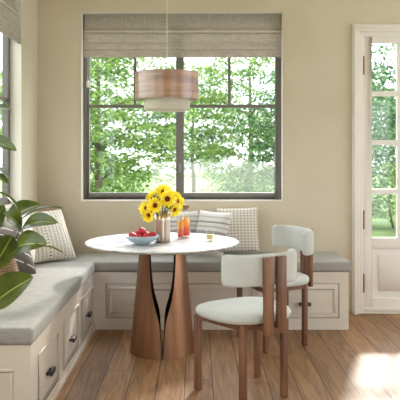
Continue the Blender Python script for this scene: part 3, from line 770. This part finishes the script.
sunflower(P(167.3, 199, 4.46), (.15, -1, .2), .060, (.015, -.03), 'largest sunflower, open at the centre of the bouquet', (.05, -.03, -.02))
sunflower(P(163.5, 192, 4.54), (.0, -1, .5), .054, (0, .0), 'topmost open sunflower of the bouquet', (-.07, .0, .02))
sunflower(P(177, 201, 4.56), (.85, -.45, .35), .056, (.034, -.002), 'sunflower at the right turned sideways', (.05, -.03, .0))
sunflower(P(174.3, 209.5, 4.50), (.7, -.7, -.35), .05, (.032, -.022), 'sunflower drooping low at the right over the vase rim', None)
sunflower(P(146, 208.5, 4.52), (-.75, -.6, .1), .053, (-.036, -.006), 'sunflower at the far left of the bouquet turned away', (-.03, -.05, -.03))
sunflower(P(149, 215, 4.46), (-.5, -.8, -.35), .05, (-.034, -.02), 'small sunflower drooping lowest at the left', None)
sunflower(P(152.5, 196, 4.60), (-.6, -.3, .75), .05, (-.022, .025), 'small sunflower high at the left turned upward', (-.05, .0, .03))
sunflower(P(171.5, 194, 4.62), (.45, .1, .9), .05, (.02, .026), 'small sunflower high at the right behind the open heads', (.05, .0, .02))
# carafe and glasses
def ring_glass(name, label, cat, c, rb, rt, h, mat_in, level, grp=None):
    t = thing(name, label, cat, c, group=grp)
    obj('glass_wall', lathe([(0, .0), (rb, .0), (rb + .001, .004), (rt, h), (rt - .0018, h), (rb - .001, .008), (0, .008)], 36), M['clear'], t, smooth=True, local=True)
    zl = h * level; rl = rb + (rt - rb) * level - .0035
    obj('drink', lathe([(0, .009), (rb - .0032, .009), (rl, zl), (0, zl)], 36), mat_in, t, smooth=False, local=True)
    return t
gx, gy = (180.3 - 196) * 4.77 / F, 4.77
ring_glass('juice_glass', 'tall glass of orange red juice right of the vase', 'glass', (gx, gy, TZ), .022, .026, .145, M['juice'], .86)
sx, sy = (210 - 196) * 4.66 / F, 4.66
ring_glass('tumbler', 'small clear tumbler of pale yellow drink near the right table edge', 'glass', (sx, sy, TZ), .026, .032, .076, M['lemon'], .55)
cx, cy = (185.3 - 196) * 4.86 / F, 4.86
t = thing('carafe', 'glass carafe of orange juice with wooden stopper behind the juice glass', 'carafe', (cx, cy, TZ))
obj('glass_wall', lathe([(0, 0), (.036, 0), (.039, .006), (.039, .115), (.034, .145), (.022, .172), (.02, .2), (.023, .21), (.0205, .21), (.0175, .2), (.0195, .172), (.031, .144), (.0365, .114), (.0365, .01), (0, .01)], 40), M['clear'], t, smooth=True, local=True)
obj('juice', lathe([(0, .011), (.0345, .011), (.0345, .114), (.031, .138), (0, .138)], 40), M['juice'], t, smooth=False, local=True)
obj('stopper', lathe([(0, .195), (.0165, .195), (.0175, .211), (.026, .211), (.027, .215), (.027, .228), (.025, .231), (0, .231)], 28), M['cork'], t, smooth=False, local=True)

# ------------------------------------------------------------------ pillows
def pillow_mesh(w, h, th, n=18, seed=0):
    rnd = random.Random(seed); V, UV, Fc = [], [], []
    ph = [rnd.uniform(0, 6) for _ in range(4)]
    def pt(i, j, s):
        u, v = -1 + 2 * i / n, -1 + 2 * j / n
        bow = .055
        x = u * (1 - bow * (1 - v * v) * abs(u) ** 2); z = v * (1 - bow * (1 - u * u) * abs(v) ** 2)
        k = max(0, (1 - u ** 4)) ** .5 * max(0, (1 - v ** 4)) ** .5 * (.72 + .28 * (1 - max(u * u, v * v)))
        y = s * th / 2 * k * (1 + .06 * math.sin(3 * u + ph[0]) * math.sin(2.6 * v + ph[1])) + .008 * math.sin(2 * u + ph[2]) * math.sin(2 * v + ph[3])
        return (x * w / 2, y, z * h / 2)
    idx = {}
    for s in (-1, 1):
        for i in range(n + 1):
            for j in range(n + 1):
                edge = i in (0, n) or j in (0, n)
                key = (i, j, 0 if edge else s)
                if key not in idx:
                    idx[key] = len(V); V.append(pt(i, j, 0 if edge else s)); UV.append((i / n, j / n))
    for s in (-1, 1):
        for i in range(n):
            for j in range(n):
                q = [idx[(a, b, 0 if (a in (0, n) or b in (0, n)) else s)] for a, b in ((i, j), (i + 1, j), (i + 1, j + 1), (i, j + 1))]
                Fc.append(tuple(q if s < 0 else q[::-1]))
    return V, UV, Fc
def pillow(label, w, h, th, m, bottom, yaw, lean, roll=0, seed=0, piping=None):
    """bottom = middle of the lower seam; yaw turns the face (0 faces the viewer), lean tips the top back"""
    V, UV, Fc = pillow_mesh(w, h, th, seed=seed)
    R = Matrix.Translation(bottom) @ Matrix.Rotation(yaw, 4, 'Z') @ Matrix.Rotation(-lean, 4, 'X') @ Matrix.Translation((0, 0, h / 2)) @ Matrix.Rotation(roll, 4, 'Y')
    o = obj('throw_pillow', ([R @ Vector(v) for v in V], Fc), m, smooth=True, uv=UV, subsurf=1)
    zmin = min((R @ Vector(v)).z for v in V)
    for v in o.data.vertices: v.co.z += bottom[2] - zmin
    return tag(o, label, 'pillow', 'throw pillows on the benches')
CZ = .535
pillow('white throw pillow with columns of black marks in the bench corner', .40, .445, .13, M['p_marks'], Vector((-1.075, 5.10, CZ)), .78, .52, .0, 1)
pillow('mauve brown throw pillow behind the black marked pillow', .34, .42, .11, M['p_mauve'], Vector((-1.19, 5.36, CZ)), .8, .24, 0, 2)
pillow('charcoal throw pillow with broken white lines beside the woven planter', .38, .38, .12, M['p_lines'], Vector((-1.155, 4.36, CZ)), 1.2, .35, 0, 3)
pillow('plain white throw pillow behind the plant under the left window', .42, .42, .12, M['p_white'], Vector((-1.225, 4.72, CZ)), 1.42, .14, 0, 4)
pillow('white throw pillow with rows of grey dots at the right of the bench pillows', .37, .39, .11, M['p_dots'], Vector((.345, 5.505, CZ)), -.05, .26, -.03, 5)
pillow('grey and white striped throw pillow leaning over the dotted pillow', .38, .385, .10, M['p_stripe'], Vector((.075, 5.335, CZ)), -.80, .34, .0, 6)
pillow('grey and white striped throw pillow directly behind the carafe', .37, .36, .10, M['p_stripe'], Vector((-.15, 5.49, CZ)), .05, .28, -.03, 7)

# ------------------------------------------------------------------ potted plant
pc = Vector((-1.19, 3.93, .5325))
t = thing('potted_plant', 'rubber plant with broad glossy leaves in a woven jute planter on the side bench', 'plant', pc)
bp = [(.0, 0), (.095, 0), (.118, .02), (.14, .08), (.14, .13), (.124, .19), (.106, .235), (.106, .245), (.1, .245), (.1, .232), (.116, .19), (.13, .13), (.13, .08), (.108, .028), (0, .015)]
v, f = lathe(bp, 56, pc); n_ = 56
uv = [(k / n_, i / len(bp)) for i in range(len(bp)) for k in range(n_)]
obj('basket', (v, f), M['basket'], t, smooth=True, uv=uv)
obj('soil', lathe([(0, .2), (.11, .19), (.105, .215), (0, .222)], 32, pc), M['soil'], t)
top = pc + Vector((0, 0, .21))
stems = [bez(top + Vector((.03, -.02, 0)), P(6, 262, 3.88), P(20, 229, 3.86), 8), bez(top + Vector((-.03, .0, 0)), P(-14, 215, 3.95), P(-16, 92, 3.95), 14), bez(top + Vector((.0, -.05, 0)), P(-8, 275, 3.75), P(-8, 296, 3.48), 8), bez(top + Vector((-.01, .03, 0)), P(-3, 225, 4.0), P(-7, 188, 3.98), 8)]
for s in stems: obj('stem', tube(s, .006, 8, .0035), M['woody_stem'], t, smooth=True)
allp = [q for s in stems for q in s]
LV = [ # base, tip, normal, width, curl
    ((-16, 113, 3.95), (11.5, 109.5, 3.8), (0, -.55, .8), .085, .06), ((-17, 142, 3.95), (16.5, 151, 3.75), (.1, -.75, .65), .105, .08),
    ((-15, 168, 3.95), (9.5, 175.5, 3.8), (0, -.2, 1), .06, .05), ((-15, 176, 3.95), (9, 184, 3.78), (.0, -.35, 1), .07, .08),
    ((21, 222, 3.86), (-6, 190, 3.8), (.5, -.22, .8), .05, .16), ((7, 220, 3.9), (40.5, 204.5, 3.95), (-.35, -.65, .75), .155, .05),
    ((22, 219, 3.86), (64, 208.5, 3.8), (-.1, -.08, 1), .07, .1), ((22, 229, 3.85), (58, 223, 3.72), (.0, -.7, .7), .12, .12),
    ((21, 229, 3.84), (3, 213, 3.68), (.45, -.75, .5), .10, .1), ((13, 249, 3.85), (47.5, 244, 3.66), (-.1, -.8, .6), .16, .08),
    ((40, 246, 3.66), (64, 254, 3.6), (.1, -.1, 1), .03, .06), ((12, 236, 3.85), (-9, 272, 3.68), (.35, -.9, .2), .14, .05),
    ((-7, 304, 3.46), (33.5, 277, 3.38), (-.25, -.85, .5), .185, .04), ((-12, 235, 3.9), (4, 205, 4.05), (.3, -.8, .3), .09, .05),
    ((-16, 200, 3.95), (-34, 230, 3.8), (0, -.8, .6), .12, .1), ((-16, 130, 3.95), (-45, 110, 4.0), (0, -.5, .8), .12, .1), ((-16, 92, 3.95), (-12, 62, 3.95), (.3, -.9, .2), .1, .05)]
for bs, tp, nn, ww, cu in LV:
    b0, t0 = P(*bs), P(*tp); (vf, uv) = leaf_blade(b0, t0, nn, ww, cu, 14)
    lf = obj('leaf', vf, M['leaf'], t, smooth=True, uv=uv)
    near = min(allp, key=lambda q: (q - b0).length)
    if (near - b0).length > .004:
        obj('leaf_stalk', tube([near, (near + b0) / 2 + Vector((0, 0, -.006)), b0], .0028, 6), M['stem'], lf, smooth=True)

# ------------------------------------------------------------------ outside
o = obj('ground', box(-40, 40, YB + T + .01, 60, -.5, -.3), M['ground']); struct(o, 'pale lawn outside the windows', 'ground')
o = obj('ground', box(-40, XL - .15, -20, YB + T + .01, -.5, -.3), M['ground']); struct(o, 'pale lawn outside the left window', 'ground')
def crown_mesh(rx, rz, clusters, per, leaf, seed):
    rnd = random.Random(seed); V, Fc = [], []
    for _ in range(clusters):
        while True:
            p = Vector((rnd.uniform(-1, 1), rnd.uniform(-1, 1), rnd.uniform(-1, 1)))
            if .25 < p.length < 1: break
        c = Vector((p.x * rx, p.y * rx, p.z * rz)); R = rnd.uniform(.22, .5); tilt = rnd.uniform(-.25, .25)
        for _ in range(per):
            a, r = rnd.uniform(0, 2 * PI), R * math.sqrt(rnd.random())
            q = c + Vector((r * math.cos(a), r * math.sin(a), r * math.cos(a) * tilt + rnd.gauss(0, .06) - .25 * r * r))
            d_ = Vector((math.cos(a), math.sin(a), rnd.uniform(-.9, .2))).normalized(); s = d_.cross(Vector((rnd.gauss(0, .5), rnd.gauss(0, .5), 1))).normalized()
            l = leaf * rnd.uniform(.7, 1.3); k = len(V); nn = s.cross(d_) * (l * .12)
            V += [q, q + d_ * l * .5 + s * l * .36 + nn, q + d_ * l, q + d_ * l * .5 - s * l * .36 + nn]
            Fc += [(k, k + 1, k + 2, k + 3)]
    return [tuple(v) for v in V], Fc
kinds = {}
for key, args in {'airy': (1.9, 2.3, 220, 60, .085, 11), 'layered': (2.1, 2.2, 300, 60, .095, 12), 'tall': (1.8, 2.7, 330, 60, .085, 13), 'bush': (1.2, .9, 90, 46, .085, 14)}.items():
    v, f = crown_mesh(*args); me = bpy.data.meshes.new('crown'); me.from_pydata(v, [], f); kinds[key] = me
mats = {}
def tree(kind, x, y, zc, sc, rot, leafm, trunk_r, label, group='trees beyond the windows', lean=0.0):
    t = thing('leafy_tree' if kind != 'bush' else 'garden_shrub', label, 'tree' if kind != 'bush' else 'shrub', (x, y, -.3), rot, group)
    key = (kind, leafm)
    if key not in mats:
        me = kinds[kind].copy(); me.materials.append(M[leafm]); mats[key] = me
    c = bpy.data.objects.new('crown', mats[key]); COL.objects.link(c); c.parent = t; c.location = (0, 0, zc + .3); c.scale = (sc, sc, sc)
    rnd = random.Random(int(x * 100 + y * 7)); hz = zc + .3 + sc * 1.2
    pts = [Vector((lean * k / 6 + rnd.uniform(-.05, .05), rnd.uniform(-.05, .05), hz * k / 6)) for k in range(7)]
    parts = [tube(pts, trunk_r * .7, 10, trunk_r * .25)]
    for k in range(7 if kind != 'bush' else 4):
        b0 = pts[2 + k % 4]; a = rnd.uniform(0, 2 * PI); ln = sc * rnd.uniform(.8, 1.4)
        e = b0 + Vector((math.cos(a) * ln, math.sin(a) * ln, ln * rnd.uniform(.2, .6)))
        parts.append(tube([b0, (b0 + e) / 2 + Vector((0, 0, .08)), e], trunk_r * .22, 6, trunk_r * .06))
    obj('trunk', join(*parts), M['bark'], t, smooth=True, local=True)
TREES = [
    ('layered', -1.75, 11.8, 2.25, .8, .3, 'tree_bright', .12, 'nearest bright leafy tree in the left half of the wide window'),
    ('layered', 2.3, 11.9, 1.9, .74, 2.2, 'tree_deep', .12, 'nearest deep green tree in the right half of the wide window'),
    ('airy', 6.3, 12.2, 2.1, .85, 2.9, 'tree_bright', .11, 'bright tree to the right of the door view'),
    ('airy', -3.3, 18.2, 2.3, 1.0, 1.4, 'tree_deep', .11, 'deep green tree standing behind the bright tree of the left window half'),
    ('tall', 1.5, 18.4, 2.6, 1.0, .9, 'tree_bright', .14, 'tall bright tree in the second row just right of the centre mullion'),
    ('tall', 6.2, 18.6, 2.7, 1.0, 3.6, 'tree_deep', .13, 'tall deep green tree seen through the glazed door'),
    ('tall', -5.4, 24.0, 2.9, 1.1, 4.1, 'tree_bright', .13, 'farthest bright tree behind the left window half'),
    ('layered', -.1, 24.2, 2.7, 1.0, 5.2, 'tree_deep', .12, 'farthest deep green tree glimpsed behind the centre mullion'),
    ('layered', 5.1, 24.3, 2.8, 1.0, 1.1, 'tree_bright', .12, 'farthest bright tree at the right edge of the wide window'),
    ('bush', -1.9, 14.95, .55, .8, .2, 'tree_bright', .04, 'low pale green shrub at the lower left of the wide window'),
    ('bush', 1.2, 14.95, .5, .8, 2.1, 'tree_deep', .04, 'low deep green shrub behind the frosted railing'),
    ('bush', 4.4, 15.0, .6, .8, 3.3, 'tree_bright', .04, 'low bright shrub at the foot of the door view'),
]
for a in TREES: tree(*a)
# frosted glass railing on the terrace
def m_frost():
    m, nt, out = mat('frosted_railing_glass')
    t_ = N(nt, 'ShaderNodeBsdfTransparent'); d_ = N(nt, 'ShaderNodeBsdfDiffuse'); d_.inputs[0].default_value = rgb(226, 232, 226)
    tr_ = N(nt, 'ShaderNodeBsdfTranslucent'); tr_.inputs[0].default_value = rgb(226, 232, 226)
    a = N(nt, 'ShaderNodeMixShader'); a.inputs[0].default_value = .3; L(nt, d_.outputs[0], a.inputs[1]); L(nt, tr_.outputs[0], a.inputs[2])
    mx = N(nt, 'ShaderNodeMixShader'); mx.inputs[0].default_value = .14; L(nt, t_.outputs[0], mx.inputs[1]); L(nt, a.outputs[0], mx.inputs[2]); L(nt, mx.outputs[0], out.inputs[0]); return m
ry = 8.4
t = thing('glass_railing', 'frosted glass railing outside the right half of the wide window', 'railing', (.25, ry, -.3))
rx0, rx1 = (152 - 196) * ry / F, (290 - 196) * ry / F
rzt = EYE - (162 - 154) * ry / F
obj('glass_panel', box(rx0, rx1, ry, ry + .012, -.22, rzt), m_frost(), t)
for xx in (rx0 + .12, rx1 - .12): obj('clamp', box(xx - .03, xx + .03, ry - .02, ry + .03, -.299, -.1), M['steel'], t, bevel=.004)

# ------------------------------------------------------------------ light
w = bpy.data.worlds.new('sky'); S.world = w; w.use_nodes = True
nt = w.node_tree; nt.nodes.clear()
out = N(nt, 'ShaderNodeOutputWorld'); bg = N(nt, 'ShaderNodeBackground')
bg.inputs[0].default_value = (.90, .95, 1.0, 1)
# a bright hazy sky, brightest around the sun
tc = N(nt, 'ShaderNodeTexCoord'); dp = N(nt, 'ShaderNodeVectorMath', operation='DOT_PRODUCT'); L(nt, tc.outputs['Generated'], dp.inputs[0])
dp.inputs[1].default_value = Vector((.33, 1, .55)).normalized()
gl = mth(nt, 'POWER', mth(nt, 'MAXIMUM', dp.outputs['Value'], 0.0), 7.0)
L(nt, mth(nt, 'ADD', mth(nt, 'MULTIPLY', gl, 2.6), 1.55), bg.inputs[1])
L(nt, bg.outputs[0], out.inputs[0])
sun = bpy.data.lights.new('sun', 'SUN'); sun.energy = 1.5; sun.angle = math.radians(3.5); sun.color = (1, .93, .82)
so = bpy.data.objects.new('sun', sun); COL.objects.link(so)
so.rotation_euler = Vector((-.33, -1, -.55)).to_track_quat('-Z', 'Y').to_euler(); so.location = (4, 16, 9)

# ------------------------------------------------------------------ camera
cam = bpy.data.cameras.new('camera'); co = bpy.data.objects.new('camera', cam); COL.objects.link(co)
co.location = (0, 0, EYE); co.rotation_euler = (PI / 2, 0, 0)
cam.sensor_width = 36; cam.lens = F / 400 * 36; cam.shift_x = .01; cam.shift_y = -.115
cam.clip_start = .05; cam.clip_end = 200
cam.dof.use_dof = True; cam.dof.focus_distance = 4.5; cam.dof.aperture_fstop = 5.0
S.camera = co
S.view_settings.view_transform = 'Standard'; S.view_settings.look = 'None'; S.view_settings.gamma = 1; S.view_settings.exposure = 1.3
S.view_settings.use_curve_mapping = False
S.cycles.use_denoising = True
S.cycles.max_bounces = 14; S.cycles.diffuse_bounces = 8; S.cycles.transparent_max_bounces = 24
S.cycles.sample_clamp_indirect = 8
